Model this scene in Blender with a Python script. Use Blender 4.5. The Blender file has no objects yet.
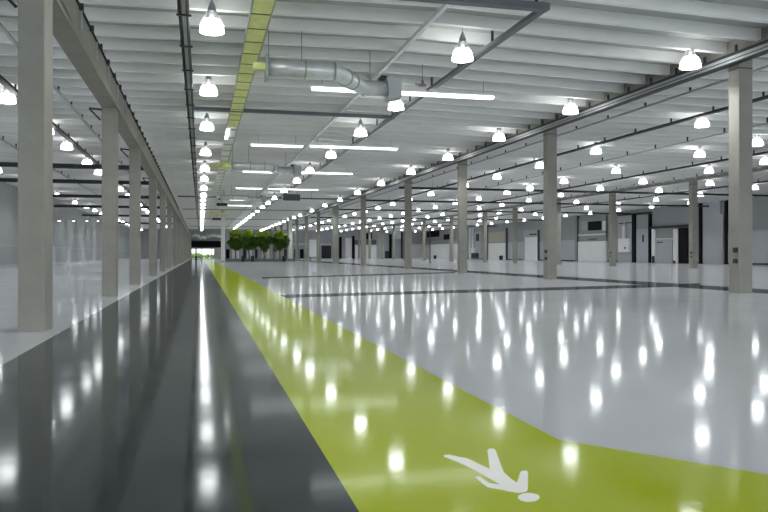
import bpy, math, random
from mathutils import Vector
random.seed(7)
C = bpy.context.scene.collection
U = 1.6                      # eye height in metres; the hall is measured in it
F = 750.0                    # focal length in pixels of a 768 px wide frame
VX, HY = 200.5, 254.0        # vanishing point of the aisle
TH = math.atan((384 - VX) / F)
ct, st = math.cos(TH), math.sin(TH)

def ray(px, py):
    a = (px - 384) / F; b = (HY - py) / F
    return Vector((st + a * ct, ct - a * st, b))
EYE = Vector((0, 0, U))
def at_z(px, py, z):
    d = ray(px, py); return EYE + d * ((z - U) / d.z)
def at_x(px, py, x):
    d = ray(px, py); return EYE + d * (x / d.x)
def at_y(px, py, y):
    d = ray(px, py); return EYE + d * (y / d.y)
def H(k): return U + k * U   # height k eye-heights above the eye

# ---------------------------------------------------------------- materials
def mat(name, col, rough=.6, metal=0.0, var=0.0, scale=2.0, bump=0.0, bscale=30.0, emit=0.0, ecol=None, spec=.5, coat=0.0, rvar=0.0):
    m = bpy.data.materials.new(name); m.use_nodes = True
    nt = m.node_tree; b = nt.nodes['Principled BSDF']
    b.inputs['Base Color'].default_value = (*col, 1)
    b.inputs['Roughness'].default_value = rough
    b.inputs['Metallic'].default_value = metal
    b.inputs['Specular IOR Level'].default_value = spec
    b.inputs['Coat Weight'].default_value = coat
    if emit:
        b.inputs['Emission Color'].default_value = (*(ecol or col), 1)
        b.inputs['Emission Strength'].default_value = emit
    if var or bump or rvar:
        tc = nt.nodes.new('ShaderNodeTexCoord')
    if var:
        n = nt.nodes.new('ShaderNodeTexNoise'); n.inputs['Scale'].default_value = scale
        n.inputs['Detail'].default_value = 5; n.inputs['Roughness'].default_value = .6
        nt.links.new(tc.outputs['Object'], n.inputs['Vector'])
        r = nt.nodes.new('ShaderNodeValToRGB')
        r.color_ramp.elements[0].position = .3; r.color_ramp.elements[1].position = .7
        r.color_ramp.elements[0].color = (*[max(0, c * (1 - var)) for c in col], 1)
        r.color_ramp.elements[1].color = (*[min(1, c * (1 + var)) for c in col], 1)
        nt.links.new(n.outputs['Fac'], r.inputs['Fac']); nt.links.new(r.outputs['Color'], b.inputs['Base Color'])
    if rvar:
        n = nt.nodes.new('ShaderNodeTexNoise'); n.inputs['Scale'].default_value = .9; n.inputs['Detail'].default_value = 4
        nt.links.new(tc.outputs['Object'], n.inputs['Vector'])
        mr = nt.nodes.new('ShaderNodeMapRange')
        mr.inputs['From Min'].default_value = .3; mr.inputs['From Max'].default_value = .7
        mr.inputs['To Min'].default_value = rough - rvar; mr.inputs['To Max'].default_value = rough + rvar
        nt.links.new(n.outputs['Fac'], mr.inputs['Value']); nt.links.new(mr.outputs['Result'], b.inputs['Roughness'])
    if bump:
        n = nt.nodes.new('ShaderNodeTexNoise'); n.inputs['Scale'].default_value = bscale; n.inputs['Detail'].default_value = 3
        nt.links.new(tc.outputs['Object'], n.inputs['Vector'])
        bp = nt.nodes.new('ShaderNodeBump'); bp.inputs['Strength'].default_value = bump; bp.inputs['Distance'].default_value = .02
        nt.links.new(n.outputs['Fac'], bp.inputs['Height']); nt.links.new(bp.outputs['Normal'], b.inputs['Normal'])
    return m
M = dict(
    concrete=mat('column concrete', (.285, .283, .25), .75, var=.10, scale=1.6, bump=.15, bscale=25),
    girder=mat('girder concrete', (.27, .265, .23), .75, var=.10, scale=1.2, bump=.1, bscale=20),
    rib=mat('painted roof rib', (.87, .88, .865), .6, var=.03, scale=.5),
    deck=mat('shade-toned roof deck', (.46, .47, .46), .7, var=.06, scale=.6),  # shadow between the ribs is put into this darker deck colour
    wall=mat('cool grey wall panel', (.30, .315, .33), .55, var=.05, scale=.25),
    wall_low=mat('pale grey wall panel', (.42, .45, .48), .5, var=.04, scale=.3),
    white=mat('white painted panel', (.80, .81, .82), .45, var=.03, scale=.6),
    ggrey=mat('grey painted metal', (.40, .42, .43), .45, var=.05, scale=1),
    dark=mat('dark painted steel', (.035, .038, .042), .5, spec=.25),
    rail=mat('slate cable rail', (.13, .145, .16), .4, metal=.3),
    black=mat('black opening', (.008, .009, .010), .7, spec=.1),
    galv=mat('galvanised sheet', (.74, .76, .77), .36, metal=.5, var=.08, scale=3, bump=.08, bscale=5),
    galvd=mat('dull galvanised steel', (.42, .44, .45), .45, metal=.5, var=.1, scale=2),
    green=mat('lime cable tray', (.86, .93, .34), .5, var=.12, scale=3),
    postwhite=mat('bright white post paint', (.93, .93, .93), .4),
    beige=mat('beige perforated panel', (.47, .46, .36), .6, var=.1, scale=4),
    lamp=mat('glowing acrylic bell', (.9, .95, 1), .3, emit=4.2, ecol=(.96, .985, .965)),
    lens=mat('lamp lens', (.9, .95, 1), .3, emit=4.5, ecol=(.98, 1.0, .97)),
    tube=mat('glowing strip light', (.9, .95, 1), .3, emit=1.1, ecol=(.95, 1, .98)),
    lampcap=mat('lamp ballast casing', (.30, .31, .32), .4, metal=.4),
    cord=mat('lamp cord', (.22, .23, .24), .5),
    wire=mat('white stay wire', (.85, .87, .88), .4),
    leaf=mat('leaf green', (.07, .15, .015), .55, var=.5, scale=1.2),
    leaf_lit=mat('young leaf green', (.42, .58, .05), .55, var=.3, scale=1.5),  # light from above painted as a paler green for the crown tops
    bark=mat('tree bark', (.12, .09, .06), .8, var=.2, scale=4, bump=.4),
    paint=mat('white floor paint', (.80, .80, .77), .25, var=.03, scale=3),
    hedge=mat('hedge leaves', (.16, .25, .05), .7, var=.5, scale=1.5, bump=.5, bscale=3),
    gravel=mat('sunlit paving', (.6, .6, .56), .8, var=.1, scale=.4),
)
def floor_mat(name, col, rough, rvar, ior, cap, var=.04):
    """clear-coated resin: matt colour under a gloss film whose strength grows towards grazing views"""
    m = bpy.data.materials.new(name); m.use_nodes = True; nt = m.node_tree; nt.nodes.clear(); N = nt.nodes.new; L = nt.links.new
    tc = N('ShaderNodeTexCoord'); out = N('ShaderNodeOutputMaterial')
    def noise(scale, det):
        n = N('ShaderNodeTexNoise'); n.inputs['Scale'].default_value = scale; n.inputs['Detail'].default_value = det; L(tc.outputs['Object'], n.inputs['Vector']); return n
    def remap(src, a, b):
        mr = N('ShaderNodeMapRange'); mr.inputs['From Min'].default_value = .3; mr.inputs['From Max'].default_value = .7
        mr.inputs['To Min'].default_value = a; mr.inputs['To Max'].default_value = b; L(src, mr.inputs['Value']); return mr.outputs['Result']
    n1 = noise(.35, 5); r = N('ShaderNodeValToRGB'); r.color_ramp.elements[0].position = .3; r.color_ramp.elements[1].position = .7
    r.color_ramp.elements[0].color = (*[c*(1-var) for c in col], 1); r.color_ramp.elements[1].color = (*[c*(1+var) for c in col], 1); L(n1.outputs['Fac'], r.inputs['Fac'])
    bp = N('ShaderNodeBump'); bp.inputs['Strength'].default_value = .2; bp.inputs['Distance'].default_value = .006; L(noise(1.3, 6).outputs['Fac'], bp.inputs['Height'])
    b2 = N('ShaderNodeBump'); b2.inputs['Strength'].default_value = .2; b2.inputs['Distance'].default_value = .0016; L(noise(5.5, 2).outputs['Fac'], b2.inputs['Height']); L(bp.outputs['Normal'], b2.inputs['Normal']); bp = b2
    d = N('ShaderNodeBsdfDiffuse'); L(r.outputs['Color'], d.inputs['Color'])
    g = N('ShaderNodeBsdfGlossy'); L(remap(noise(.9, 4).outputs['Fac'], rough-rvar, rough+rvar), g.inputs['Roughness']); L(bp.outputs['Normal'], g.inputs['Normal'])
    g.inputs['Color'].default_value = (.97, .98, 1, 1)
    f = N('ShaderNodeFresnel'); f.inputs['IOR'].default_value = ior
    mn = N('ShaderNodeMath'); mn.operation = 'MINIMUM'; mn.inputs[1].default_value = cap; L(f.outputs['Fac'], mn.inputs[0])
    mx = N('ShaderNodeMixShader'); L(mn.outputs[0], mx.inputs['Fac']); L(d.outputs['BSDF'], mx.inputs[1]); L(g.outputs['BSDF'], mx.inputs[2]); L(mx.outputs['Shader'], out.inputs['Surface'])
    return m
M['floor'] = floor_mat('polished pale resin floor', (.47, .485, .525), .075, .015, 1.48, .56)
M['lane'] = floor_mat('polished dark slate resin', (.018, .024, .029), .09, .02, 1.42, .48, var=.12)
M['limefloor'] = floor_mat('lime green floor coating', (.36, .43, .003), .08, .015, 1.38, .41)
M['band'] = floor_mat('dark grey floor inlay', (.05, .058, .062), .085, .02, 1.38, .25)

# ---------------------------------------------------------------- mesh building
class MB:
    def __init__(s): s.v = []; s.f = []; s.m = []; s.cur = 0; s.sm = []
    def add(s, vs, fs, smooth=False):
        k = len(s.v); s.v += [tuple(v) for v in vs]; s.f += [tuple(i + k for i in f) for f in fs]
        s.m += [s.cur] * len(fs); s.sm += [smooth] * len(fs); return s
    def box(s, x0, x1, y0, y1, z0, z1, bev=0.0):
        if x0 > x1: x0, x1 = x1, x0
        if y0 > y1: y0, y1 = y1, y0
        if z0 > z1: z0, z1 = z1, z0
        if bev:                                    # box with chamfered vertical arrises
            b = bev; p = [(x0+b,y0),(x1-b,y0),(x1,y0+b),(x1,y1-b),(x1-b,y1),(x0+b,y1),(x0,y1-b),(x0,y0+b)]
            return s.prism(p, z0, z1)
        return s.add([(x0,y0,z0),(x1,y0,z0),(x1,y1,z0),(x0,y1,z0),(x0,y0,z1),(x1,y0,z1),(x1,y1,z1),(x0,y1,z1)],
                     [(0,3,2,1),(4,5,6,7),(0,1,5,4),(1,2,6,5),(2,3,7,6),(3,0,4,7)])
    def prism(s, poly, z0, z1):
        n = len(poly)
        return s.add([(x,y,z0) for x,y in poly] + [(x,y,z1) for x,y in poly],
                     [tuple(range(n))[::-1], tuple(range(n, 2*n))] + [(i,(i+1)%n,n+(i+1)%n,n+i) for i in range(n)])
    def tube(s, pts, r, n=10, cap=True):
        pts = [Vector(p) for p in pts]; rs = r if isinstance(r, (list, tuple)) else [r]*len(pts)
        vs = []; fs = []
        for i, p in enumerate(pts):
            a = pts[max(i-1,0)]; b = pts[min(i+1,len(pts)-1)]; t = (b-a).normalized()
            if 0 < i < len(pts)-1: t = ((p-a).normalized() + (b-p).normalized()).normalized()
            up = Vector((0,0,1)) if abs(t.z) < .9 else Vector((1,0,0))
            u = t.cross(up).normalized(); w = u.cross(t).normalized()
            for k in range(n):
                q = 2*math.pi*k/n; vs.append(p + (u*math.cos(q) + w*math.sin(q))*rs[i])
        for i in range(len(pts)-1):
            for k in range(n):
                a = i*n+k; b = i*n+(k+1)%n; fs.append((a,b,b+n,a+n))
        s.add(vs, fs, True)
        if cap:
            k = len(s.v) - len(vs)
            s.f += [tuple(k+j for j in range(n))[::-1], tuple(k+len(vs)-n+j for j in range(n))]; s.m += [s.cur]*2; s.sm += [False]*2
        return s
    def lathe(s, prof, n=16, c=(0,0,0)):
        vs = [(c[0]+r*math.cos(2*math.pi*k/n), c[1]+r*math.sin(2*math.pi*k/n), c[2]+z) for r, z in prof for k in range(n)]
        fs = [(i*n+k, i*n+(k+1)%n, (i+1)*n+(k+1)%n, (i+1)*n+k) for i in range(len(prof)-1) for k in range(n)]
        return s.add(vs, fs, True)
    def build(s, name, mats, parent=None, origin=None):
        o0 = Vector(origin) if origin is not None else (Vector(parent['_loc']) if parent is not None else Vector((0,0,0)))
        me = bpy.data.meshes.new(name)
        me.from_pydata([(v[0]-o0.x, v[1]-o0.y, v[2]-o0.z) for v in s.v], [], s.f)
        for m_ in (mats if isinstance(mats, list) else [mats]): me.materials.append(M[m_] if isinstance(m_, str) else m_)
        me.polygons.foreach_set('material_index', s.m); me.polygons.foreach_set('use_smooth', s.sm); me.update()
        o = bpy.data.objects.new(name, me); C.objects.link(o)
        if parent is not None:
            o.parent = parent; o['_loc'] = tuple(o0)
        else:
            o.location = o0; o['_loc'] = tuple(o0)
        return o
def tag(o, label=None, cat=None, group=None, kind=None):
    if label: o['label'] = label
    if cat: o['category'] = cat
    if group: o['group'] = group
    if kind: o['kind'] = kind
    return o
def thing(name, loc, label, cat, group=None):
    o = bpy.data.objects.new(name, None); C.objects.link(o); o.location = loc; o['_loc'] = tuple(loc); o.empty_display_size = .2
    return tag(o, label, cat, group)
def dup(root, loc, label=None):
    r = root.copy(); C.objects.link(r); r.location = loc; r['_loc'] = tuple(loc)
    if label: r['label'] = label
    for ch in list(root.children):
        c = ch.copy(); C.objects.link(c); c.parent = r
        for g in ch.children:
            d = g.copy(); C.objects.link(d); d.parent = c
    return r
ORD = ['nearest', 'second nearest', 'third nearest', 'fourth nearest', 'fifth nearest', 'sixth nearest', 'seventh nearest', 'eighth nearest', 'ninth nearest', 'tenth nearest']

# ---------------------------------------------------------------- hall dimensions
XL, XW, YB, YE = -14*U, 50*U, -9*U, 165*U
XG1, XG2, XG3 = -1.94*U, 13.25*U, 33*U       # aisle-side faces of the three column rows
W1, D1 = .32*U, .54*U                         # left columns: width, depth
W2, D2 = .40*U, .40*U
def rib_z(x):                                 # underside of the roof ribs
    xs = [XL, XG1, 5.4*U, XG2, XW]; zs = [5.25, 5.30, 5.42, 5.22, 5.22]
    for i in range(4):
        if x <= xs[i+1]:
            t = (x-xs[i])/(xs[i+1]-xs[i]); return H(zs[i]+(zs[i+1]-zs[i])*t)
    return H(5.22)

# floor -----------------------------------------------------------
mb = MB(); mb.box(XL, XW, YB, YE, -.2, 0); tag(mb.build('floor', 'floor'), kind='structure')
def flat(name, pts, mt, z=.003, label=None):
    mb = MB(); mb.prism([(p[0], p[1]) for p in pts], .0005, z); return tag(mb.build(name, mt), kind='structure')
GL, GR = .597*U, 1.885*U
flat('floor_lane', [(-1.735*U, YB), (GL, YB), (GL, YE-.5), (-1.735*U, YE-.5)], 'lane', .002)
corner = at_z(559, 440, 0); far = at_z(768, 474.9, 0); dirv = (far - corner).normalized(); far2 = corner + dirv * 7
gp = [(GL, YE-.5), (GL, YB), (far2.x, YB), (far2.x, far2.y), (corner.x, corner.y), (GR, YE-.5)]
mb = MB(); y1_ = corner.y
mb.prism([(GL, y1_), (GR + (corner.x-GR), y1_), (GR, YE-.5), (GL, YE-.5)], .0005, .003)
mb.prism([(GL, YB), (far2.x, YB), (far2.x, far2.y), (corner.x, y1_), (GL, y1_)], .0005, .003)
tag(mb.build('floor_walkway', 'limefloor'), kind='structure')
# dark inlays on the pale floor
flat('floor_inlay', [(13.9*U, YB+.5), (15.5*U, YB+.5), (15.9*U, YE-1), (14.0*U, YE-1)], 'band', .002)
def quad_band(a, b, t0, t1, z=.0025):
    p = [at_z(a[0], a[1]-t0, 0), at_z(b[0], b[1]-t1, 0), at_z(b[0], b[1]+t1, 0), at_z(a[0], a[1]+t0, 0)]
    p = [(q.x, q.y) for q in p][::-1]
    return flat('floor_inlay', p, 'band', z)
quad_band((267, 296.8), (700, 284.7), 1.5, 1.4)
quad_band((262, 278), (455, 272.5), .6, .6)

# ceiling ---------------------------------------------------------
def strip(mb, z_of, y0, y1, zlo, zhi):
    xs = [XL, XG1, 5.4*U, XG2, XW]
    for a, b in zip(xs[:-1], xs[1:]):
        za, zb = z_of(a), z_of(b)
        mb.add([(a,y0,za+zlo),(b,y0,zb+zlo),(b,y1,zb+zlo),(a,y1,za+zlo),(a,y0,za+zhi),(b,y0,zb+zhi),(b,y1,zb+zhi),(a,y1,za+zhi)],
               [(0,3,2,1),(4,5,6,7),(0,1,5,4),(2,3,7,6)])
RS, RD, RW = 1.22*U, .27*U, .15*U
mb = MB(); strip(mb, rib_z, YB, YE, RD, RD + .3)
ceil = tag(mb.build('ceiling', 'deck'), kind='structure')
mb = MB(); strip(mb, rib_z, -RW/2, RW/2, 0, RD + .05)
rib0 = mb.build('ceiling_rib', 'rib', ceil)
y0rib = 1.0*U; k = 0; ribs = []
n_rib = int((YE - y0rib) / RS)
rest = MB()
for i in range(-7, n_rib + 1):
    y = y0rib + i*RS
    if y > YE - .5: break
    if i >= 0 and k < 100:
        o = rib0 if k == 0 else rib0.copy()
        if k: C.objects.link(o); o.parent = ceil
        o.location.y = y; k += 1
    else:
        strip(rest, rib_z, y-RW/2, y+RW/2, 0, RD + .05)
tag(rest.build('ceiling_ribs_far', 'rib', ceil), kind='stuff')
# thin ridge purlin running along the nave
mb = MB(); x = 5.15*U; mb.box(x-.05*U, x+.05*U, YB, YE-.5, H(5.33), H(5.43))
tag(mb.build('roof_purlin', 'white', origin=(x, 0, H(5.31))), 'white ridge purlin running lengthwise under the roof ribs', 'beam')

# walls -----------------------------------------------------------
TOP = H(5.22) + .5*U
mb = MB(); mb.box(XL-.3, XL, YB, YE, 0, TOP); tag(mb.build('wall_left', 'wall'), kind='structure')
mb = MB()
for z in (H(.62),): mb.box(XL, XL+.03, YB, YE, z, z+.10)
tag(mb.build('trim_1', 'ggrey'), kind='structure')
mb = MB(); mb.box(XL, XL+.04, YB, YE, 0, .35); tag(mb.build('baseboard_left', 'ggrey'), kind='structure')
mb = MB(); mb.box(XW, XW+.3, YB, YE, 0, TOP); tag(mb.build('wall_right', 'wall'), kind='structure')
mb = MB(); mb.box(XW-.04, XW, YB, YE, 0, .25); tag(mb.build('baseboard_right', 'dark'), kind='structure')
# end wall with the bright glazed entrance behind the aisle
xo0, xo1, zo = -1.9*U, 4.4*U, H(1.25)
mb = MB()
mb.box(XL, xo0, YE, YE+.3, 0, TOP); mb.box(xo1, XW, YE, YE+.3, 0, TOP); mb.box(xo0, xo1, YE, YE+.3, zo, TOP)
tag(mb.build('wall_back', 'wall_low'), kind='structure')
mb = MB()
for i in range(4):
    x = xo0 + (xo1-xo0)*i/3; mb.box(x-.12, x+.12, YE-.05, YE+.2, 0, zo)
mb.box(xo0, xo1, YE-.05, YE+.2, zo-.25, zo); mb.box(xo0, xo1, YE-.05, YE+.2, 0, .15)
w = tag(mb.build('window_1', 'galvd'), kind='structure')
# outside the entrance: paving and hedge in daylight
mb = MB(); mb.box(-60, 120, YE+.3, YE+60, -.25, -.02); tag(mb.build('ground', 'gravel'), kind='structure')
mb = MB()
for i in range(80):
    x = -30 + i*1.0 + random.uniform(-.3,.3); r = random.uniform(.7,1.2); z = random.uniform(.3,.7)
    prof = [(0.01,-r),(r*.6,-r*.8),(r,-r*.1),(r*.8,r*.5),(r*.3,r*.9),(0.01,r)]
    mb.lathe(prof, 7, (x, YE+26+random.uniform(-.8,.8), max(z, r)))
tag(mb.build('hedge', 'hedge', origin=(0, YE+26, 0)), 'clipped green hedge seen outside through the far glazed entrance', 'hedge')

# columns and girders ------------------------------------------------
LSOF, LTOP = H(3.45), H(4.06)
RSOF = H(4.97)
def column_set(name, xface, w, d, ys, top, labels, group, side, far_label, sockets):
    for i, y in enumerate(ys):
        if name == 'concrete_column' and side > 0 and xface == XG2 and i == 5: w = w*1.5
        x0, x1 = (xface - w, xface) if side < 0 else (xface, xface + w)
        if i == 5 and side > 0 and xface == XG2: w = w/1.5
        lab = labels[i] if i < len(labels) else far_label
        t = thing(name, ((x0+x1)/2, y + d/2, 0), lab, 'column', group)
        mb = MB(); mb.box(x0, x1, y, y+d, 0, top, bev=.018); mb.build('shaft', 'concrete', t)
        if i < 12 and side > 0:
            mb = MB(); mb.box(x0-.006, x1+.006, y-.006, y+d+.006, top-.42, top-.38); mb.build('joint_band', 'dark' if side > 0 else 'ggrey', t)
        if i in sockets:
            for z, hh in ((1.66, .20), (1.22, .18)):
                mb = MB(); mb.box(x0-.10, x0, y+.12*d, y+.40*d, z, z+hh); mb.build('socket_box', 'dark', t)
        if side < 0 and i < 14:                       # black strut bracket at the head, on the far side
            mb = MB(); mb.tube([(x0, y+.1, top-.06), (x0-.46, y+.1, top-.03)], .04, 6); mb.build('bracket_arm', 'dark', t)
            mb = MB(); mb.tube([(x0-.44, y+.1, top-.06), (x0-.05, y+.12, top-.46)], .035, 6); mb.build('bracket_strut', 'dark', t)
yl = [at_x(p, HY, XG1).y for p in (44.8, 116, 139.5, 156.3, 165.7, 171.7, 176.7)]
while yl[-1] + 9.2*U < YE - 3: yl.append(yl[-1] + 9.2*U)
yl = [p for p in yl]
nth = ['nearest', 'second', 'third', 'fourth', 'fifth', 'sixth', 'seventh']
column_set('concrete_column', XG1, W1, D1, yl, LSOF,
           ['broad grey concrete column at the left picture edge, nearest in the row beside the dark lane'] +
           [f'grey concrete column beside the dark lane, {n} from the camera' for n in nth[1:]],
           'columns along the left of the dark lane', -1, 'distant grey concrete column in the left row, merging into a wall of columns', ())
yr = [at_x(p, HY, XG2).y for p in (739.2, 547.7, 460, 406, 361.5, 333, 317, 305, 295.5)]
while yr[-1] + 10.5*U < YE - 3: yr.append(yr[-1] + 10.5*U)
column_set('concrete_column', XG2, W2, D2, yr, RSOF,
           ['tall concrete column at the right picture edge, nearest in the first right row'] +
           [f'pale concrete column in the first row right of the green walkway, {n} from the camera' for n in nth[1:]],
           'first row of columns right of the walkway', 1, 'distant pale concrete column in the first right row, beyond the trees', (0, 1))
yb = [at_x(p, HY, XG3).y for p in (692.5, 611.5, 557, 514, 484, 450.5, 423, 409, 393, 381)]
while yb[-1] + 10.5*U < YE - 3: yb.append(yb[-1] + 10.5*U)
column_set('concrete_column', XG3, W2*1.05, D2*1.05, yb, H(5.08),
           [f'slim looking concrete column in the second right row near the far wall, {n} from the camera' for n in nth],
           'second row of columns near the far right wall', 1, 'distant concrete column in the second right row', (0, 1))
def girder(xface, w, side, sof, top, infill, label):
    x0, x1 = (xface - w, xface) if side < 0 else (xface, xface + w)
    t = thing('roof_girder', ((x0+x1)/2, YB+.5, sof), label, 'beam', 'lengthwise concrete girders')
    mb = MB(); mb.box(x0, x1, YB+.5, YE-.6, sof, top); mb.build('beam', 'girder', t)
    if infill:
        mb = MB(); mb.box(x0+.03, x1-.03, YB+.5, YE-.6, top, top+RD+.1); mb.build('infill', 'girder', t)
    return t
g1 = girder(XG1, W1, -1, LSOF, LTOP, False, 'low concrete girder carried by the left column row')
g2 = girder(XG2, W2, 1, RSOF, H(5.23), True, 'concrete girder carried by the first right column row')
g3 = girder(XG3, W2, 1, H(5.08), H(5.23), True, 'concrete girder carried by the second right column row')
# stub posts over the low girder, conduit and clips on its face
mb = MB()
for i, y in enumerate(yl[:40]):
    pass
mb = MB(); mb.tube([(XG1+.03, YB+1, LTOP+.01), (XG1+.03, YE-1, LTOP+.01)], .035, 6); mb.build('edge_conduit', 'dark', g1)
y = 3.4*U; n = 0
while y < 70*U:
    mb = MB(); mb.box(XG1-.02, XG1+.11, y, y+.11, LTOP-.06, LTOP+.10); mb.build('clip', 'dark', g1); n += 1
    y += RS
for y in [9.5*U + 1.9*U*i for i in range(7)]:
    mb = MB(); mb.box(XG1, XG1+.05, y, y+.06, LSOF+.25*U, LTOP); mb.build('drop_conduit', 'ggrey', g1)
# lower lip of the girder
mb = MB(); mb.box(XG1, XG1+.06, YB+.5, YE-.6, LSOF, LSOF+.14); mb.build('bottom_flange', 'girder', g1)
# haunch under the girder beyond the first column
h0 = yl[0] + D1
mb = MB(); mb.add([(XG1-W1-.18, h0, LSOF-.02), (XG1, h0, LSOF-.02), (XG1, h0+2.6, LSOF), (XG1-W1-.18, h0+2.6, LSOF),
                   (XG1-W1-.18, h0, LSOF+.3), (XG1, h0, LSOF+.3), (XG1, h0+2.6, LSOF+.3), (XG1-W1-.18, h0+2.6, LSOF+.3)],
                  [(0,3,2,1),(4,5,6,7),(0,1,5,4),(1,2,6,5),(2,3,7,6),(3,0,4,7)]); mb.build('haunch', 'girder', g1)

# lamps ---------------------------------------------------------------
LZ = H(4.80)
BELL = [(.02,.47),(.15,.465),(.25,.435),(.325,.37),(.37,.28),(.40,.17),(.415,.08),(.43,0),(.42,-.005),(.385,.0)]
BELL_LO = [(.02,.44),(.24,.40),(.34,.26),(.39,0),(.36,0)]
bulb = bpy.data.lights.new('lamp_bulb', 'AREA'); bulb.shape = 'DISK'; bulb.size = .76; bulb.energy = 84; bulb.spread = math.radians(130); bulb.color = (.98, 1, .97)
def add_bulb(t):
    o = bpy.data.objects.new('lamp_bulb', bulb); C.objects.link(o); o.parent = t; o.location = (0, 0, -.012)
def lamp_near(x, y, label, group):
    t = thing('pendant_lamp', (x, y, LZ), label, 'lamp', group)
    mb = MB(); mb.lathe(BELL, 20, (x, y, LZ)); mb.build('shade', 'lamp', t)
    mb = MB(); mb.lathe([(.38,.012),(.01,.012)], 16, (x, y, LZ)); mb.build('lens', 'lens', t)
    mb = MB(); mb.lathe([(.01,.48),(.08,.50),(.08,.58),(.14,.62),(.14,.70),(.17,.71),(.17,.73),(.05,.75),(.01,.75)], 14, (x, y, LZ)); mb.build('lamp_holder', 'lampcap', t)
    mb = MB(); mb.lathe([(.01,.75),(.15,.76),(.13,.86),(.06,1.04),(.03,1.12),(.01,1.12)], 14, (x, y, LZ)); mb.build('ballast', 'lampcap', t)
    for s in (-1, 1):
        mb = MB(); mb.tube([(x+s*.13, y, LZ+.74), (x+s*.43, y, LZ+.22)], .012, 5); mb.build('stay', 'wire', t)
    mb = MB(); mb.tube([(x, y, LZ+1.10), (x, y, H(5.6))], .012, 5); mb.build('cord', 'cord', t)
    return t
def lamp_far_mesh():
    mb = MB(); mb.lathe(BELL_LO, 8, (0, 0, 0)); mb.cur = 2; mb.lathe([(.36,.01),(.01,.01)], 8); mb.cur = 1
    mb.lathe([(.01,.50),(.10,.54),(.13,.68),(.06,1.0),(.01,1.05)], 6, (0,0,0)); mb.tube([(0,0,1.05),(0,0,.8*U)], .018, 4)
    return mb
ROWS = [(-11.6, 'row in the outer left bay', [57, 75, 86.5]),
        (-5.95, 'row beside the left bay rail', [7, 47, 66.7, 87, 98.7, 110, 120]),
        (.24, 'row above the dark lane', []),
        (6.3, 'row along the mid nave rail', [462.5, 396, 360.5, 331, 310, 297, 284, 274.5, 268, 262.6, 257.3, 252.5]),
        (12.25, 'row along the first right girder', [690.3, 570.5, 499, 448, 411, 381, 357.5, 340, 325, 312, 300]),
        (18.35, 'first row beyond right columns', [702, 596, 540, 497, 465, 431]),
        (23.9, 'second row beyond right columns', [757, 699.7, 616, 564, 530, 507]),
        (29.2, 'third row beyond right columns', [765, 709, 643, 600]),
        (34.5, 'fourth row beyond right columns', [710, 659, 612]),
        (40.0, 'fifth row beyond right columns', [700, 656]),
        (45.5, 'row closest to the right wall', [690])]
proto_near = proto_far = None
SP = 6.3*U
nl = 0
for ri, (xr, desc, pxs) in enumerate(ROWS):
    x = xr*U
    ys = [at_x(p, HY, x).y for p in pxs] if pxs else [(F*4.8*U/(HY-b) - .45 - x*st)/ct for b in (36, 96.5, 131, 155.7, 171, 181, 190)]
    while ys[0] - SP > 2*U: ys.insert(0, ys[0] - SP)
    while ys[-1] + SP < YE - 4*U: ys.append(ys[-1] + SP)
    seen = 0
    for y in ys:
        d = y*ct + x*st; sx = 384 + F*(x*ct - y*st)/d if d > 0 else -999; sy = HY - F*4.9*U/d if d > 0 else -999
        inside = -12 < sx < 780 and sy > -12
        if not inside and (xr > 25 or y < 2*U):
            continue
        if nl > 290: break
        if inside: seen += 1
        if inside and seen <= 5: lab = f'glowing bell pendant lamp, {ORD[seen-1]} of the {desc}'
        elif inside and d < 85*U: lab = f'small glowing bell pendant lamp further along the {desc}'
        else: lab = f'tiny distant glowing lamp in the {desc}'
        grp = 'pendant lamps in the ' + desc
        if d < 62*U:
            if proto_near is None: proto_near = lamp_near(x, y, lab, grp); add_bulb(proto_near); o = proto_near
            else: o = dup(proto_near, (x, y, LZ), lab); o['group'] = grp
        else:
            if proto_far is None:
                proto_far = tag(lamp_far_mesh().build('pendant_lamp', ['lamp', 'cord', 'lens']), lab, 'lamp', grp); proto_far.location = (x, y, LZ); o = proto_far
            else:
                o = proto_far.copy(); C.objects.link(o); o.location = (x, y, LZ); o['label'] = lab; o['group'] = grp
        if d >= 62*U: add_bulb(o)
        nl += 1
print('LAMPS', nl)

# rails and trays --------------------------------------------------------
# cable bundle above the dark lane
t = thing('cable_tray', (-.33*U, 0, H(5.0)), 'dark cable tray bundle running lengthwise above the dark lane', 'cable tray')
xc = -.34*U
for dx, r, mt in ((-.13, .05, 'dark'), (-.03, .035, 'galvd'), (.04, .035, 'beige'), (.13, .055, 'rail')):
    mb = MB(); mb.tube([(xc+dx, -2, H(5.0)+.05), (xc+dx, YE-8, H(5.0)+.05)], r, 6); mb.build('pipe', mt, t)
mb = MB(); mb.box(xc-.17, xc+.18, -2, YE-8, H(5.0)+.10, H(5.0)+.13); mb.build('tray_bed', 'rail', t)
for i in range(44):
    y = 4*U + i*2.44*U
    mb = MB(); mb.box(xc-.24, xc+.25, y, y+.10, H(5.0)-.03, H(5.0)+.02); mb.build('cross_bracket', 'dark', t)
    if i < 22:
        mb = MB(); mb.tube([(xc-.2, y+.05, H(5.0)), (xc-.2, y+.05, H(5.35))], .012, 4); mb.build('hanger_rod', 'cord', t)
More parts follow.
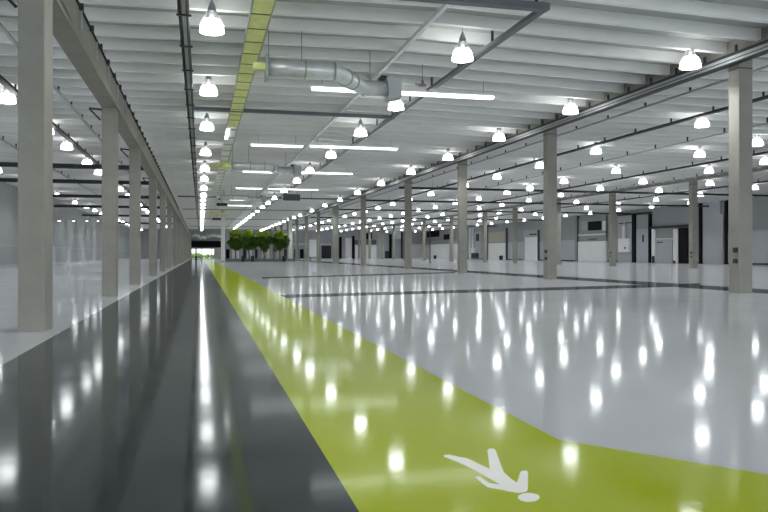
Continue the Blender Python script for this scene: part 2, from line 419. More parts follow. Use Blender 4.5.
# lime cable tray
ga, gb, gz = 1.02*U, 1.42*U, H(5.0)
t = thing('lime_tray', ((ga+gb)/2, 0, gz), 'lime green cable tray with dark cross joints hung left of the silver duct', 'cable tray')
yg = 30*U
mb = MB(); mb.box(ga, gb, -2, yg, gz, gz+.03); mb.build('tray_bed', 'green', t)
mb = MB(); mb.box(ga-.03, ga, -2, yg, gz-.02, gz+.16); mb.build('tray_side', 'galvd', t)
mb = MB(); mb.box(gb, gb+.05, -2, yg, gz-.03, gz+.16); mb.build('tray_side', 'beige', t)
for i in range(26):
    y = 2*U + i*1.06*U
    mb = MB(); mb.box(ga, gb, y, y+.05, gz-.015, gz); mb.build('cross_joint', 'dark', t)
t = thing('grey_tray', ((ga+gb)/2, yg, gz), 'grey slatted cable tray continuing behind the lime tray', 'cable tray')
mb = MB(); mb.box(ga, gb, yg+.2, 120*U, gz, gz+.03); mb.build('tray_bed', 'rib', t)
mb = MB(); mb.box(gb, gb+.05, yg+.2, 120*U, gz-.03, gz+.16); mb.build('tray_side', 'beige', t)
for i in range(40):
    y = yg + .6*U + i*2.1*U
    mb = MB(); mb.box(ga, gb, y, y+.5, gz-.02, gz); mb.build('cross_joint', 'ggrey', t)
# small strip light seen at the end of the lime tray
mb = MB(); mb.box(ga-.04, ga+.18, 30.5*U, 33.0*U, gz-.12, gz-.016); tag(mb.build('strip_light', 'tube', origin=(ga, 31*U, gz)), 'short bright strip light under the end of the lime tray', 'light')

def long_rail(name, x, z, y0, y1, w, h, mt, label, cat, hang=2.44, clips='dark', lip=None, hn=20):
    t = thing(name, (x, y0, z), label, cat)
    mb = MB(); mb.box(x-w/2, x+w/2, y0, y1, z, z+h); mb.build('rail', mt, t)
    if lip:
        mb = MB(); mb.box(x-w/2-.02, x-w/2+.10, y0, y1, z+h, z+h+.12); mb.build('top_flange', lip, t)
        mb = MB(); mb.box(x-w/2-.02, x+w/2, y0, y1, z-.05, z); mb.build('bottom_flange', lip, t)
        mb = MB(); mb.box(x-w/2-.015, x-w/2, y0, y1, z+h*.38, z+h*.52); mb.build('groove', lip, t)
    for i in range(hn):
        y = y0 + .5 + i*hang*U
        if y > y1: break
        mb = MB(); mb.box(x-.04, x+.04, y, y+.09, z+h, rib_z(x)+.05); mb.build('hanger', clips, t)
    return t
r2 = at_z(557, 12, H(5.0)); r2b = at_z(393, 118.5, H(5.0))
long_rail('slate_rail', 6.85*U, H(5.0), r2.y, YE-10, .26, .14, 'rail', 'slate coloured busbar rail running lengthwise down mid nave', 'rail', 2.44)
long_rail('girder_tray', XG2-.28, H(4.82), 0, YE-4, .30, .26, 'galvd', 'silver cable duct with black edges along the first right girder', 'cable tray', RS/U, 'dark', 'dark', 60)
long_rail('bay_rail', 17.6*U, H(4.98), 8*U, YE-6, .30, .12, 'dark', 'black cable rail in the first bay right of the columns', 'rail')
long_rail('bay_pipe', 14.9*U, H(5.05), 8*U, YE-6, .09, .09, 'galvd', 'thin grey pipe close behind the first right girder', 'pipe')
long_rail('bay_rail', 27.2*U, H(4.98), 15*U, YE-6, .30, .14, 'dark', 'black cable rail in the middle of the wide right bay', 'rail')
long_rail('bay_rail', 38.0*U, H(4.98), 25*U, YE-6, .30, .14, 'dark', 'black cable rail nearest the far right wall', 'rail')
long_rail('bay_rail', -5.60*U, H(5.0), 8*U, YE-6, .30, .14, 'dark', 'black cable rail beside the lamps in the left bay', 'rail')
long_rail('bay_rail', -4.35*U, H(5.08), 8*U, 60*U, .12, .10, 'galvd', 'thin grey cable run between the left columns and left lamps', 'pipe')
long_rail('bay_rail', -8.6*U, H(5.05), 12*U, 90*U, .14, .10, 'galvd', 'thin grey cable run behind the left bay lamps', 'pipe')
long_rail('sprinkler_pipe', 21.2*U, H(5.02), 12*U, 120*U, .07, .07, 'galvd', 'thin sprinkler pipe between the first and second black rails on the right', 'pipe')
long_rail('sprinkler_pipe', 31.5*U, H(5.02), 18*U, 120*U, .08, .08, 'galvd', 'thin sprinkler pipe right of the middle black rail in the right bay', 'pipe')
# transverse rails in the nave
def cross(name, xa, xb, y, z, r, mt, label, cat='pipe'):
    t = thing(name, ((xa+xb)/2, y, z), label, cat)
    mb = MB(); mb.box(xa, xb, y-r, y+r, z-r*.7, z+r*.7); mb.build('bar', mt, t)
    for k in range(max(2, int(abs(xb-xa)/8))):
        x = xa + (xb-xa)*(k+.5)/max(2, int(abs(xb-xa)/8))
        mb = MB(); mb.tube([(x, y, z), (x, y, rib_z(x)+.3)], .015, 4); mb.build('hanger', 'cord', t)
cross('cross_rail', -.3*U, 6.95*U, r2.y, H(5.0)+.12, .16, 'rail', 'slate cross rail at the top of the picture joining the mid nave rail')
cross('cross_rail', -.3*U, 6.95*U, r2b.y, H(5.0)+.07, .13, 'rail', 'slate cross rail below the silver duct from cable bundle to mid nave rail')
for i, (y, a) in enumerate(((64, 'nearest'), (82, 'second'), (104, 'third'), (132, 'farthest'))):
    cross('cross_beam', XG1+.2, XG2-.5, y*U, H(4.75), .13, 'rail' if y < 70 else 'ggrey', f'slate cross pipe over the far nave, {a} of four')
for i, (y, a) in enumerate(((43, 'nearest'), (52, 'second'), (65, 'third'), (79, 'fourth'), (97, 'fifth'), (120, 'sixth'))):
    cross('cross_beam', XL+.1, XG1-W1-.3, y*U, H(4.7), .26, 'dark', f'dark cross pipe under the roof of the left bay, {a} from the camera')
    if y > 50: cross('cross_beam', XG2+W2+.3, XW-1.2, y*U, H(4.76), .17, 'dark', f'dark cross pipe under the right hand roof, {a} from the camera')

# strip lights ----------------------------------------------------------
def strip_light(px0, px1, py0, py1, label, hh=4.97):
    a = at_z(px0, py0, H(hh)); b = at_z(px1, py1, H(hh)); y = (a.y + b.y)/2
    t = thing('strip_light', ((a.x+b.x)/2, y, H(hh)), label, 'light', 'strip lights across the nave roof')
    w = .20
    mb = MB(); mb.box(a.x, b.x, y-w, y+w, H(hh)-.12, H(hh)); mb.build('diffuser', 'tube', t)
    mb = MB(); mb.box(a.x-.1, b.x+.1, y-w-.06, y+w+.06, H(hh), H(hh)+.12); mb.build('housing', 'rib', t)
    for x in (a.x+.5, b.x-.5):
        mb = MB(); mb.tube([(x, y, H(hh)+.1), (x, y, rib_z(x)+.3)], .012, 4); mb.build('hanger', 'cord', t)
strip_light(312, 493, 87.5, 96.7, 'longest bright strip light, behind the silver duct box')
strip_light(251, 303, 144.7, 145.5, 'second strip light, left half before the white purlin')
strip_light(310, 398, 146, 148, 'second strip light, right half past the white purlin')
strip_light(243, 272, 171.2, 171.7, 'third strip light, left half beside the far duct')
strip_light(300, 352, 172, 173.5, 'third strip light, right half past the far duct')
strip_light(236, 262, 187.8, 188.4, 'fourth strip light, left half above the cross pipe')
strip_light(268, 318, 188.5, 189.6, 'fourth strip light, right half above the cross pipe')
strip_light(230, 252, 199.4, 199.8, 'fifth strip light, left of the dark hanging unit')
strip_light(228, 252, 205.2, 205.5, 'sixth and farthest strip light, just below the fifth')

# ducts --------------------------------------------------------------------
def duct(off, label, lime):
    hz = 4.45
    A = at_z(268, 65.5, H(hz)); B = at_z(334, 73, H(hz)); Cc = at_z(362, 88, H(hz)); D = at_z(388, 88.6, H(hz))
    for p in (A, B, Cc, D): p.y += off
    D.y = Cc.y = (Cc.y + D.y)/2; A.y = B.y = (A.y+B.y)/2
    R = 8.6*(A.y*ct + A.x*st - off*ct)/F
    t = thing('silver_duct', ((A.x+D.x)/2, (A.y+D.y)/2, H(hz)-R), label, 'duct', 'silver ventilation ducts')
    mb = MB(); mb.tube([A, B, Cc, D], R, 20); mb.build('pipe', 'galv', t)
    for p, q, fr in ((A, B, .55), (A, B, .99), (B, Cc, .35), (B, Cc, .6), (Cc, D, .02)):
        c = p.lerp(q, fr); dv = (q-p).normalized()*.03
        mb = MB(); mb.tube([c-dv, c+dv], R+.025, 20); mb.build('seam_ring', 'galvd', t)
    mb = MB(); x0 = D.x; hb = .26*U
    mb.add([(x0,D.y-hb,D.z-hb*1.15),(x0+.52,D.y-hb,D.z-hb*1.0),(x0+.52,D.y+hb,D.z-hb*1.0),(x0,D.y+hb,D.z-hb*1.15),
            (x0-.12,D.y-hb,D.z+hb*1.1),(x0+.52,D.y-hb,D.z+hb*.95),(x0+.52,D.y+hb,D.z+hb*.95),(x0-.12,D.y+hb,D.z+hb*1.1)],
           [(0,3,2,1),(4,5,6,7),(0,1,5,4),(1,2,6,5),(2,3,7,6),(3,0,4,7)]); mb.build('outlet_box', 'ggrey', t)
    mb = MB(); mb.box(x0-.35, x0+.02, D.y-hb*.8, D.y+hb*.8, D.z+hb*.95, D.z+hb*1.2); mb.build('damper', 'dark', t)
    mb = MB(); mb.box(A.x-.08, A.x, A.y-R-.1, A.y+R+.1, A.z-R-.15, A.z+R+.1); mb.build('end_flange', 'galvd', t)
    mb = MB(); mb.box(A.x-.55, A.x-.08, A.y-.2, A.y+.2, A.z-.12, A.z+.12); mb.build('link_box', 'green' if lime else 'ggrey', t)
    for p, q, fr in ((A, B, .02), (A, B, .5), (Cc, D, .3)):
        c = p.lerp(q, fr); mb = MB(); mb.tube([c + Vector((0,0,R)), (c.x, c.y, rib_z(c.x)+.3)], .014, 4); mb.build('hanger', 'cord', t)
duct(0, 'large silver ventilation duct with a kink and grey outlet box, nearest', True)
duct(20.5*U, 'smaller looking silver duct with a kink behind the second strip light', True)
duct(42*U, 'distant silver duct with a kink near the green fittings', True)

# hanging odds ----------------------------------------------------------
p = at_z(422.5, 86, H(4.78))
t = thing('pendant_sensor', p, 'small dark sensor cone hanging on a thin rod under the ribs', 'sensor')
mb = MB(); mb.lathe([(.01,.28),(.05,.26),(.08,.12),(.20,.02),(.20,0),(.01,0)], 12, p); mb.build('head', 'lampcap', t)
mb = MB(); mb.tube([p+Vector((0,0,.25)), (p.x,p.y,H(5.6))], .016, 5); mb.build('rod', 'cord', t)
mb = MB(); mb.box(p.x-.34, p.x-.12, p.y-.05, p.y+.05, p.z+.02, p.z+.10); mb.build('side_arm', 'lampcap', t)
p = at_z(290.8, 197.8, H(4.75)); hw = .72*U
t = thing('unit_heater', p, 'dark box shaped heater hanging on the far nave cross pipe', 'heater')
mb = MB(); mb.box(p.x-hw, p.x+hw, p.y-1.0, p.y-.25, p.z-.42, p.z+.42); mb.build('casing', 'rail', t)
for k in range(5):
    mb = MB(); mb.box(p.x-hw+.1, p.x+hw-.1, p.y-1.04, p.y-1.0, p.z-.36+k*.16, p.z-.30+k*.16); mb.build('louvre', 'dark', t)
for s in (-1, 1):
    mb = MB(); mb.tube([(p.x+s*hw*.7, p.y-.6, p.z+.4), (p.x+s*hw*.7, p.y-.6, rib_z(p.x)+.2)], .03, 5); mb.build('hanger', 'dark', t)
for (a, b, lab) in (((224, 198.5), .45, 'small dark box hanging under the grey tray, nearer one'), ((222, 204.5), .5, 'small dark box hanging under the grey tray, farther one'), ((217, 219), .6, 'dark box by the green fitting above the white post')):
    p = at_z(a[0], a[1], H(4.7)); mb = MB(); mb.box(p.x-b*U, p.x+b*U, p.y-.4, p.y+.4, p.z-.2, p.z+.2)
    t = tag(mb.build('junction_box', 'dark', origin=(p.x, p.y, p.z)), lab, 'box')
    mb = MB(); mb.tube([(p.x, p.y, p.z+.18), (p.x, p.y, rib_z(p.x)+.2)], .03, 4); mb.build('hanger', 'dark', t)
for px, py, lab in ((226, 166.5, 'lime green cross fitting under the grey tray, nearer one'), (217.5, 213.5, 'lime green cross fitting under the grey tray, near the white post')):
    p = at_z(px, py, H(4.85)); w = .9*U if py < 180 else 1.3*U
    mb = MB(); mb.box(p.x-w, p.x+w, p.y-.2, p.y+.2, p.z-.12, p.z+.14); mb.box(p.x-w*.25, p.x+w*.25, p.y-1.5, p.y+1.5, p.z-.08, p.z+.3)
    t = tag(mb.build('lime_fitting', 'green', origin=(p.x, p.y, p.z)), lab, 'fitting')
    mb = MB(); mb.tube([(p.x, p.y, p.z+.2), (p.x, p.y, rib_z(p.x)+.2)], .02, 4); mb.build('hanger', 'cord', t)

# far end -----------------------------------------------------------------
YX = YE - .6
def end_box(name, px0, px1, py0, py1, mt, label, cat, dep=.5, parent=None, back=-.008):
    a = at_y(px0, py0, YE); b = at_y(px1, py1, YE)
    z0 = max(0, b.z) if py1 < 257.5 else 0
    mb = MB(); mb.box(a.x, b.x, YE-dep-back, YE-back-.01, z0, a.z)
    o = mb.build(name, mt, parent, origin=None if parent is not None else ((a.x+b.x)/2, YE-dep/2, z0))
    if parent is None: tag(o, label, cat)
    return o
end_box('bulkhead', 191.5, 222, 241, 247.3, 'black', 'black bulkhead above the bright far entrance', 'bulkhead', 1.2)
end_box('bulkhead', 222.5, 292, 242.5, 248, 'ggrey', 'grey bulkhead behind the tree crowns', 'bulkhead', .8)
for a, b, y, lab in ((191, 200, 236.5, 'fat white duct end at the far end, left of the lamp row'), (200, 206, 238.5, 'small white duct piece at the far end, centre'), (206, 221, 236.5, 'fat white duct at the far end, right of the lamp row')):
    p = at_y(a, y, YE-5); q = at_y(b, y, YE-5); mb = MB(); m_ = (p+q)/2
    mb.tube([p, m_ + Vector((0,0,.5)), q], .55, 12); tag(mb.build('white_duct', 'white', origin=(m_.x, m_.y, m_.z)), lab, 'duct')
# person-sized dark post by the entrance
p = at_y(196, 257.5, 150*U); mb = MB(); mb.box(p.x-.35, p.x+.35, p.y, p.y+.5, 0, 1.0); mb.cur = 1; mb.box(p.x-.25, p.x+.25, p.y+.1, p.y+.4, 1.0, 3.2)
tag(mb.build('barrier_post', ['dark', 'galvd'], origin=(p.x, p.y, 0)), 'grey and black post left of the bright far entrance', 'post')
end_box('entrance_booth', 214, 222, 248, 258, 'galvd', 'grey framed booth right of the bright far entrance', 'booth', 1.6)

def white_post(px, pyt, pyb, label):
    p = at_z(px, pyb, 0); d = p.y*ct + p.x*st; top = U + (HY-pyt)*d/F; r = 1.9*d/F
    t = thing('white_post', (p.x, p.y, 0), label, 'post')
    mb = MB(); mb.tube([(p.x,p.y,.1), (p.x,p.y,rib_z(p.x)-.02)], r, 12); mb.build('pole', 'postwhite', t)
    mb = MB(); mb.lathe([(r*1.5,0),(r*1.5,.25),(r*1.1,.45),(.05,.45)], 12, (p.x,p.y,0)); mb.build('base', 'galvd', t)
    mb = MB(); mb.box(p.x-r*1.5, p.x+r*1.5, p.y-r*1.5, p.y+r*1.5, top-.1, top+.2); mb.build('collar', 'white', t)
white_post(223, 216, 262.2, 'round white post left of the trees')
white_post(290.5, 212, 261.2, 'round white post right of the trees')

# trees -------------------------------------------------------------------
pl = at_z(228, 261.6, 0); pr_ = at_z(289, 261.6, 0); ty = (pl.y + pr_.y)/2
t = thing('tree_planter', ((pl.x+pr_.x)/2, ty, 0), 'long low dark planter edge under the row of trees', 'planter')
mb = MB(); mb.box(pl.x-1.5, pr_.x+1.2, ty-1.9, ty+1.9, 0, .5); mb.build('trough', 'rail', t)
mb = MB(); mb.box(pl.x-1.3, pr_.x+1.0, ty-1.7, ty+1.7, .5, .56); mb.build('soil', 'bark', t)
def tree(px, wpx, toppx, botpx, label, seed):
    rnd = random.Random(seed)
    p = at_y(px, 254, ty + rnd.uniform(-.8,.8)); d = p.y*ct + p.x*st; s = d/F
    ztop = U + (HY-toppx)*s; zbot = U + (HY-botpx)*s; r = wpx*s/2; cz = (ztop+zbot)/2; hz = (ztop-zbot)/2
    t = thing('indoor_tree', (p.x, p.y, .56), label, 'tree', 'trees in the planter')
    mb = MB(); mb.tube([(p.x,p.y,.5), (p.x+.05,p.y,zbot*.6), (p.x-.08,p.y,zbot+.4), (p.x,p.y,cz)], [.17,.13,.11,.07], 8)
    for k in range(6):
        q = rnd.uniform(0, 6.28); mb.tube([(p.x,p.y,zbot+.2+k*.15), (p.x+math.cos(q)*r*.6, p.y+math.sin(q)*r*.6, cz+rnd.uniform(-.2,.6))], [.07,.02], 5)
    mb.build('trunk', 'bark', t)
    cl = []
    while len(cl) < 34:
        v = Vector((rnd.uniform(-1,1), rnd.uniform(-1,1), rnd.uniform(-1,1)))
        if v.length < .9: cl.append((p.x+v.x*r*.85, p.y+v.y*r*.85, cz+v.z*hz*.85, rnd.uniform(.22,.42)*r))
    for name, mt, sel in (('foliage', 'leaf', 0), ('lit_foliage', 'leaf_lit', 1)):
        mb = MB()
        for (x, y, z, rr) in cl:
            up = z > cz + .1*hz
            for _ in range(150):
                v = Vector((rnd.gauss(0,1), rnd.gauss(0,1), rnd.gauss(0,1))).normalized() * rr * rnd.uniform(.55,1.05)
                lit = up and v.z > -.2*rr  # upper leaves get the green with top light painted in
                if lit != bool(sel): continue
                c = Vector((x,y,z)) + v; a = Vector((rnd.gauss(0,1), rnd.gauss(0,1), rnd.gauss(0,.6))).normalized()
                b = a.cross(Vector((rnd.gauss(0,1), rnd.gauss(0,1), rnd.gauss(0,1)))).normalized(); L = rnd.uniform(.16,.30)
                mb.add([c-a*L, c+b*L*.42, c+a*L, c-b*L*.42], [(0,1,2,3)])
        if mb.f: mb.build(name, mt, t)
for i, (px, w, tp, bt, lab) in enumerate(((235.5, 19, 227.5, 251.5, 'leftmost bushy green tree next to the white post'),
        (249, 20, 228, 253, 'second bushy green tree from the left in the planter'),
        (264, 20, 228.5, 252, 'third bushy green tree from the left in the planter'),
        (280, 20, 230, 252, 'rightmost bushy green tree in the planter'))):
    tree(px, w, tp, bt, lab, 20+i)
for px, lab in ((243, 'dark bin in front of the planter, left one'), (252.5, 'dark bin in front of the planter, middle one'), (284, 'dark bin in front of the planter, right one')):
    p = at_y(px, 254, ty-2.6); mb = MB(); mb.lathe([(.01,0),(.32,0),(.36,.7),(.4,1.15),(.36,1.2),(.01,1.2)], 12, (p.x,p.y,0)); tag(mb.build('litter_bin', 'dark', origin=(p.x,p.y,0)), lab, 'bin')
# notice board on legs
p = at_z(314.5, 260.2, 0); d = p.y*ct+p.x*st; s = d/F
t = thing('notice_board', (p.x,p.y,0), 'pale grey cabinet board on short legs right of the trees', 'board')
mb = MB(); mb.box(p.x-5*s, p.x+5*s, p.y, p.y+.9, U-2.6*s, U+14.4*s); mb.build('panel', 'white', t)
mb = MB(); mb.box(p.x-5.3*s, p.x+5.3*s, p.y-.06, p.y+1.0, U-3.2*s, U-2.6*s); mb.build('bottom_rail', 'ggrey', t)
for k in (-4, 4):
    mb = MB(); mb.box(p.x+k*s-.12, p.x+k*s+.12, p.y+.1, p.y+.4, 0, U-2.6*s); mb.build('leg', 'dark', t)
mb = MB(); mb.lathe([(.01,-.02),(1.3*s,-.02),(1.3*s,.0),(.01,.0)], 8); mb2 = MB()
mb2.add([(p.x-1.2*s, p.y-.03, U+4*s),(p.x+.3*s, p.y-.03, U+5*s),(p.x+1.2*s, p.y-.03, U+8*s),(p.x-.5*s, p.y-.03, U+7*s)], [(0,1,2,3)]); mb2.build('emblem', 'white', t)

# things behind the trees on the end wall
for a, b, m_, lab in ((226, 229.5, 'black', 'dark door behind the leftmost tree'), (232, 239, 'white', 'white panel behind the leftmost tree trunk'), (243, 246, 'dark', 'dark door behind the second tree'),
                      (247, 252, 'white', 'white panel behind the second tree trunk'), (255, 257.5, 'dark', 'dark door between second and third tree'), (262, 271, 'white', 'bright window painted plain white behind the third tree trunk'),  # behind the third tree, a window's brightness is put into white paint
                      (273.5, 276, 'dark', 'dark door between third and rightmost tree'), (284, 287, 'dark', 'dark door right of the rightmost tree trunk'), (294, 298, 'dark', 'dark doorway right of the right white post'), (300, 303.5, 'black', 'black doorway left of the pale cabinet board')):
    end_box('end_panel' if m_ == 'white' else 'doorway', a, b, 249.2, 258, m_, lab, 'panel' if m_ == 'white' else 'doorway', .4)
end_box('white_beam', 293, 331, 243.5, 245, 'white', 'long white beam over the far doorways behind the board', 'beam', .9, back=.0)
# end wall fittings right of the trees
end_box('doorway', 321.5, 331, 245.8, 258, 'dark', 'dark doorway behind the first right columns', 'doorway', .3)
end_box('doorway', 339, 341.5, 237, 258, 'black', 'narrow black opening just right of a column, far end', 'doorway', .6)
end_box('partition', 345, 351.5, 238, 258, 'white', 'tall white panel between two black strips at the far end', 'panel', .5)
end_box('doorway', 352, 354.2, 236, 258, 'black', 'black strip right of the tall white panel', 'doorway', .6)
end_box('counter_wall', 354.5, 376, 245, 258, 'white', 'low white partition under the dark far windows', 'partition', .9)
end_box('window_band', 354.5, 376, 240, 244.5, 'rail', 'slate band above the low white partition', 'panel', .5)
end_box('dark_window', 366, 371.8, 233, 239.6, 'black', 'black window above the slate band', 'window', .4)
end_box('door_panel', 378, 381, 236, 245, 'beige', 'beige panel high on the far wall', 'panel', .4)
end_box('steel_post', 389, 391, 234, 258, 'black', 'black post left of the grey far doors', 'post', 1.2)
end_box('roller_door', 391.3, 400.5, 246, 258, 'wall_low', 'pale lower half of the grey far roller door', 'door', .5)
end_box('roller_door', 391.3, 400.5, 239, 246, 'ggrey', 'grey upper half of the far roller door', 'door', .4)
end_box('door_header', 391.3, 400.5, 231.2, 238.8, 'white', 'white header above the grey far roller door', 'panel', .5)
end_box('steel_post', 400.8, 402, 232, 258, 'dark', 'thin dark post right of the grey far doors', 'post', 1.0)
end_box('trolley', 385, 388.6, 251, 258, 'dark', 'dark trolley standing at the far black post', 'trolley', 1.0)
end_box('counter_wall', 411.5, 423.5, 244, 258, 'white', 'low white partition in the far right corner', 'partition', .9)
end_box('window_band', 411.5, 423.5, 240, 243.5, 'galvd', 'grey window band in the far right corner', 'panel', .6)

# right wall fittings (on the plane of the far right wall) -------------------
def wb(name, px0, px1, py0, py1, mt, label=None, cat=None, dep=.5, parent=None, back=0.0, floor_=None):
    dep *= .32
    a = at_x(px0, 254, XW); b = at_x(px1, 254, XW); m_ = at_x((px0+px1)/2, 254, XW); s = (m_.y*ct + m_.x*st)/F
    z1 = U + (HY-py0)*s; z0 = U + (HY-py1)*s
    if (floor_ is None and py1 > 258.6) or floor_: z0 = 0
    mb = MB(); mb.box(XW-dep-back, XW-back-.005, b.y, a.y, z0, z1)
    o = mb.build(name, mt, parent, origin=None if parent is not None else (XW-dep/2-back, (a.y+b.y)/2, z0))
    if parent is None: tag(o, label, cat)
    return o
wb('wall_lower_panel', 507, 577, 241.2, 264, 'wall_low', 'pale lower wall cladding behind the white door', 'cladding', .12)
wb('wall_lower_panel', 704, 768, 232, 266, 'wall_low', 'pale lower wall cladding at the right picture edge', 'cladding', .12)
d1 = wb('white_door', 525, 538.5, 237, 262, 'white', 'tall white door on the right wall between two columns', 'door', .5)
wb('door_frame', 524.4, 525.4, 230.5, 262, 'ggrey', parent=d1, dep=.7); wb('door_frame', 538.2, 539.6, 230, 262, 'dark', parent=d1, dep=.7)
wb('door_header', 525.2, 538.4, 230.2, 236.6, 'galvd', parent=d1, dep=.6); wb('sign_plate', 530, 537, 233.6, 235, 'dark', parent=d1, dep=.66)
wb('corner_post', 576.5, 578.6, 217, 262, 'concrete', 'brownish wall post left of the serving hatch', 'post', 1.2)
wb('steel_post', 578.6, 579.6, 216, 262, 'dark', 'thin dark post beside the brownish wall post', 'post', 1.3)
h1 = wb('serving_hatch', 580, 607.5, 217, 241, 'wall', 'grey hatch unit with a black window above the white counter', 'hatch', 1.0)
wb('pane', 583, 588.6, 221.5, 230.5, 'ggrey', parent=h1, dep=1.1); wb('black_window', 589.5, 603, 221.3, 230.3, 'black', parent=h1, dep=1.12)
wb('side_panel', 604, 607.5, 221, 230.5, 'white', parent=h1, dep=1.15); wb('ledge', 580, 607.5, 234, 235.4, 'white', parent=h1, dep=1.5)
wb('shelf_item', 590, 598, 238.4, 240.2, 'rail', parent=h1, dep=1.2)
wb('white_counter', 579.8, 607.6, 241.3, 262, 'white', 'large white counter front under the black hatch window', 'counter', 1.4)
t1 = wb('machine_bay', 618.5, 633, 214, 262, 'wall_low', 'grey bay framing a white tank and control cabinet', 'bay', .5)
wb('bay_header', 618.5, 652, 213.3, 214.8, 'dark', parent=t1, dep=.9); wb('pipe_bar', 620, 633, 222.6, 223.6, 'dark', parent=t1, dep=1.0)
c1 = wb('control_cabinet', 620, 631.2, 238.4, 252, 'white', 'white control cabinet hanging under the white tank', 'cabinet', 1.3)
wb('cabinet_edge', 619.6, 632.4, 252, 253.4, 'ggrey', parent=c1, dep=1.4); wb('dial', 626, 627.6, 247, 249, 'dark', parent=c1, dep=1.36)
a = at_x(626.6, 254, XW); s = (a.y*ct+a.x*st)/F
t = thing('white_tank', (XW-.45, a.y, U+15.6*s), 'upright white tank above the control cabinet', 'tank')
mb = MB(); r = .42; mb.lathe([(.01,0),(r*.8,.0),(r,.15),(r,11.5*s),(r*.7,13*s),(.01,13.6*s)], 14, (XW-.45, a.y, U+15.6*s)); mb.build('body', 'white', t)
mb = MB(); mb.tube([(XW-.45, a.y, U+29*s), (XW-.45, a.y, U+31.5*s)], .12, 8); mb.build('neck', 'galv', t)
wb('steel_post', 633.8, 636.8, 214, 263, 'black', 'broad black post left of the grey sliding door', 'post', 1.4)
g = wb('sliding_door', 637.3, 650.2, 214.8, 263, 'wall', 'grey sliding door with a dark handle on the right wall', 'door', .7)
wb('lower_leaf', 637.6, 650, 229, 263, 'wall_low', parent=g, dep=.85); wb('handle', 643.8, 645.2, 235, 242, 'dark', parent=g, dep=1.0)
wb('steel_post', 650.3, 652, 214, 263, 'black', 'narrow black post right of the grey sliding door', 'post', 1.4)
k = wb('dock_gate', 652.3, 680, 227.6, 263, 'wall', 'grey loading gate with white posts beside the black opening', 'gate', .5)
wb('gate_post', 653.4, 657, 229, 263, 'white', parent=k, dep=1.2); wb('gate_post', 675, 679.6, 229, 263, 'white', parent=k, dep=1.2)
wb('lintel', 652.3, 689.5, 225.6, 227.8, 'dark', parent=k, dep=1.5); wb('gate_leaf', 657.6, 673.5, 240, 263, 'wall_low', parent=k, dep=.8)
wb('beam', 656, 675, 238.2, 239.6, 'galv', parent=k, dep=1.1); wb('handle', 658.5, 664, 241.8, 242.8, 'dark', parent=k, dep=1.0)
wb('buffer', 654, 656.5, 256, 263, 'dark', parent=k, dep=1.35); wb('buffer', 675, 677.5, 260.5, 263, 'dark', parent=k, dep=1.35)
wb('doorway', 680.2, 689.3, 227.8, 264, 'black', 'tall black opening left of the second row column', 'doorway', 1.1)
wb('steel_post', 700, 702.6, 200, 264.5, 'black', 'tall black downpipe right of the second row column', 'pipe', .8)
q = wb('wall_bay', 704, 720.8, 201, 264.5, 'wall_low', 'pale curved wall bay between two black pipes', 'panel', .5)
wb('seam', 704, 720.8, 230, 230.8, 'ggrey', parent=q, dep=.54)
wb('vent_pipe', 721, 724.4, 214, 264.5, 'galvd', 'silver vertical vent pipe left of the nearest right column', 'pipe', .9)
wb('steel_post', 725.8, 728.2, 200, 264.5, 'black', 'tall black downpipe just left of the nearest right column', 'pipe', .8)
wb('wall_seam', 752, 768, 229.5, 230.3, 'ggrey', 'horizontal wall seam at the right picture edge', 'seam', .2)
# far part of the right wall
wb('counter_wall', 425, 462, 244, 262, 'white', 'long low white partition behind the second right row', 'partition', 1.0, floor_=True)
wb('window_band', 424.8, 462, 240.2, 243.8, 'galvd', 'grey window band above the long low partition', 'panel', .7)
wb('dark_window', 427.5, 439.5, 231, 237, 'black', 'wide black window high on the far right wall', 'window', .5)
wb('dark_window', 444, 452.5, 234.2, 239.4, 'black', 'smaller black window right of the wide one', 'window', .5)
mw = wb('pipe_rack', 469, 481, 232, 259.6, 'ggrey', 'cluster of pale pipes and dark machine boxes on the wall', 'machinery', .4)
wb('vertical_pipe', 470, 471.2, 228, 259.6, 'white', parent=mw, dep=1.2); wb('vertical_pipe', 472.6, 473.8, 228, 252, 'white', parent=mw, dep=1.1)
wb('machine_box', 472, 476, 248, 253, 'white', parent=mw, dep=1.6); wb('machine_box', 473, 479, 253, 258, 'dark', parent=mw, dep=1.5); wb('machine_box', 477, 479.5, 234, 241, 'dark', parent=mw, dep=1.0)
wb('steel_post', 486.8, 488.2, 226, 261, 'dark', 'dark post left of the beige patterned panel', 'post', 1.0, floor_=True)
wb('beige_panel', 489, 506, 232, 242, 'beige', 'beige dotted panel above a pale door', 'panel', .6)
wb('pale_door', 489, 506, 243, 261, 'white', 'wide pale door below the beige dotted panel', 'door', .7, floor_=True)
wb('steel_post', 506.6, 507.8, 228, 261, 'dark', 'thin dark post right of the beige dotted panel', 'post', .8, floor_=True)
for px, lab in ((435, 'small dark bin by the long low partition, left one'), (451, 'small dark bin by the long low partition, right one'), (501, 'small dark bin in front of the wide pale door')):
    p = at_x(px, 254, XW-2.2); mb = MB(); mb.lathe([(.01,0),(.5,0),(.55,1.0),(.5,1.15),(.01,1.2)], 10, (p.x,p.y,0)); tag(mb.build('floor_bin', 'dark', origin=(p.x,p.y,0)), lab, 'bin')
# free-standing thin black mast seen left of a column
p = at_z(430, 263, 0); mb = MB(); mb.tube([(p.x,p.y,0),(p.x,p.y,H(3.0))], .09, 8); mb.lathe([(.3,0),(.3,.06),(.05,.1)], 10, (p.x,p.y,0))
tag(mb.build('black_mast', 'dark', origin=(p.x,p.y,0)), 'thin black mast standing on the pale floor before the far partition', 'mast')

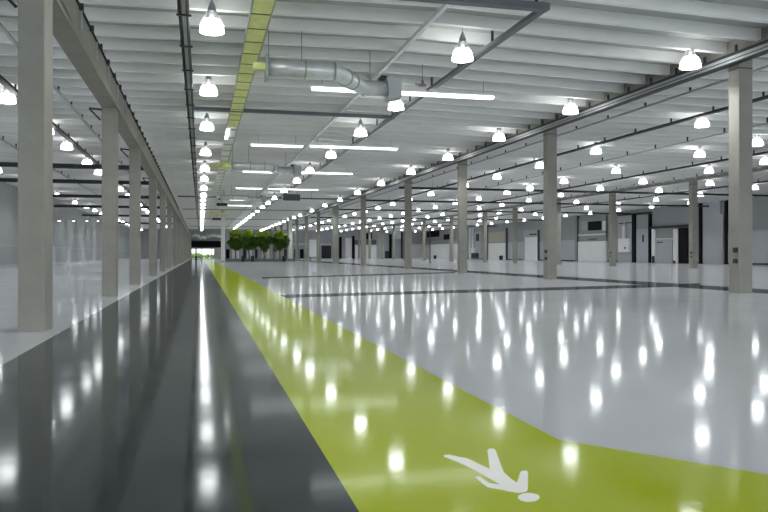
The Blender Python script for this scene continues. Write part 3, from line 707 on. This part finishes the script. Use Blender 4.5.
# wall washers on the left wall
for i, px in enumerate((59, 73.5, 87, 98)):
    p = at_x(px, 221, XL+.75)
    if px < 100:
        lab = ['leftmost', 'second', 'third', 'rightmost'][i]
        t = thing('wall_washer', p, f'small spotlight washing the left wall, {lab} of four', 'light', 'spotlights on the left wall')
        mb = MB(); mb.tube([p+Vector((0,0,.35)), p], [.16,.26], 12); mb.build('housing', 'ggrey', t)
        mb = MB(); mb.tube([p+Vector((0,0,-.001)), p+Vector((0,0,-.03))], .24, 12); mb.build('lens', 'lens', t)
        mb = MB(); mb.tube([p+Vector((0,0,.3)), p+Vector((-.74,0,.3))], .05, 6); mb.build('wall_arm', 'ggrey', t)
        li = bpy.data.lights.new('washer_beam', 'SPOT'); li.energy = 5000; li.spot_size = math.radians(38); li.spot_blend = .6; li.shadow_soft_size = .2
        lo = bpy.data.objects.new('washer_beam', li); C.objects.link(lo); lo.parent = t; lo.location = (0,0,-.06); lo.rotation_euler = (0, math.radians(-14), 0)

# painted walking figure on the green floor ----------------------------------
S = 5.486
fig = [(72,87),(105,83),(155,95),(205,103),(265,133),(328,163),(315,60),(322,51),(337,49),(352,51),(360,60),(382,120),(405,180),(440,212),(477,237),
       (495,182),(503,173),(518,171),(532,172),(538,181),(537,270),(530,284),(505,291),(480,293),(420,282),(315,262),(280,235),(246,207),(256,202),(275,205),(328,240),(388,248),(300,200),(200,145),(140,118),(80,94)]
def fpt(x, y): return at_z(430 + x/S, 440 + y/S, 0)
pts = [fpt(x, y) for x, y in fig]; c = sum(pts, Vector())/len(pts)
from mathutils.geometry import tessellate_polygon
def paint(mb, pts, z):
    n = len(pts); tr = tessellate_polygon([[Vector((p.x, p.y, 0)) for p in pts]])
    vs = [(p.x,p.y,z) for p in pts]; fs = []
    for f in tr:
        a, b, c_ = (pts[i] for i in f)
        fs.append(tuple(f) if (b-a).cross(c_-a).z > 0 else tuple(f)[::-1])
    mb.add(vs, fs); k = [(p.x,p.y,z) for p in pts] + [(p.x,p.y,.0029) for p in pts]
    mb.add(k, [(i, (i+1)%n, n+(i+1)%n, n+i) for i in range(n)])
t = thing('pedestrian_marking', (c.x, c.y, .003), 'white painted walking figure symbol lying on the lime green walkway', 'floor marking')
mb = MB(); paint(mb, pts, .0045); mb.build('body', 'paint', t)
hp = [fpt(542 + 60*math.cos(q*math.pi/12), 317.5 + 24*math.sin(q*math.pi/12)) for q in range(24)]
mb = MB(); paint(mb, hp, .0045); mb.build('head', 'paint', t)

# light --------------------------------------------------------------------
w = bpy.data.worlds.new('World'); bpy.context.scene.world = w; w.use_nodes = True
bg = w.node_tree.nodes['Background']; bg.inputs['Color'].default_value = (.86, .93, 1, 1); bg.inputs['Strength'].default_value = 1.0
w.cycles.sampling_method = 'NONE'

# camera --------------------------------------------------------------------
cam = bpy.data.cameras.new('camera'); co = bpy.data.objects.new('camera', cam); C.objects.link(co)
cam.sensor_width = 36; cam.sensor_fit = 'HORIZONTAL'; cam.lens = F/768*36; cam.clip_end = 2000; cam.clip_start = .05
cam.shift_y = (HY-256)/768
co.location = EYE; co.rotation_euler = (math.pi/2, 0, -TH)
sc = bpy.context.scene; sc.camera = co
sc.view_settings.view_transform = 'Standard'; sc.view_settings.look = 'None'; sc.view_settings.gamma = 1; sc.view_settings.exposure = 1.10
sc.view_settings.use_curve_mapping = False
sc.cycles.use_denoising = True; sc.cycles.denoising_input_passes = 'RGB_ALBEDO_NORMAL'; sc.cycles.blur_glossy = 1.0; sc.cycles.max_bounces = 6; sc.cycles.diffuse_bounces = 4; sc.cycles.sample_clamp_indirect = 4
for o in bpy.data.objects:
    if '_loc' in o: del o['_loc']
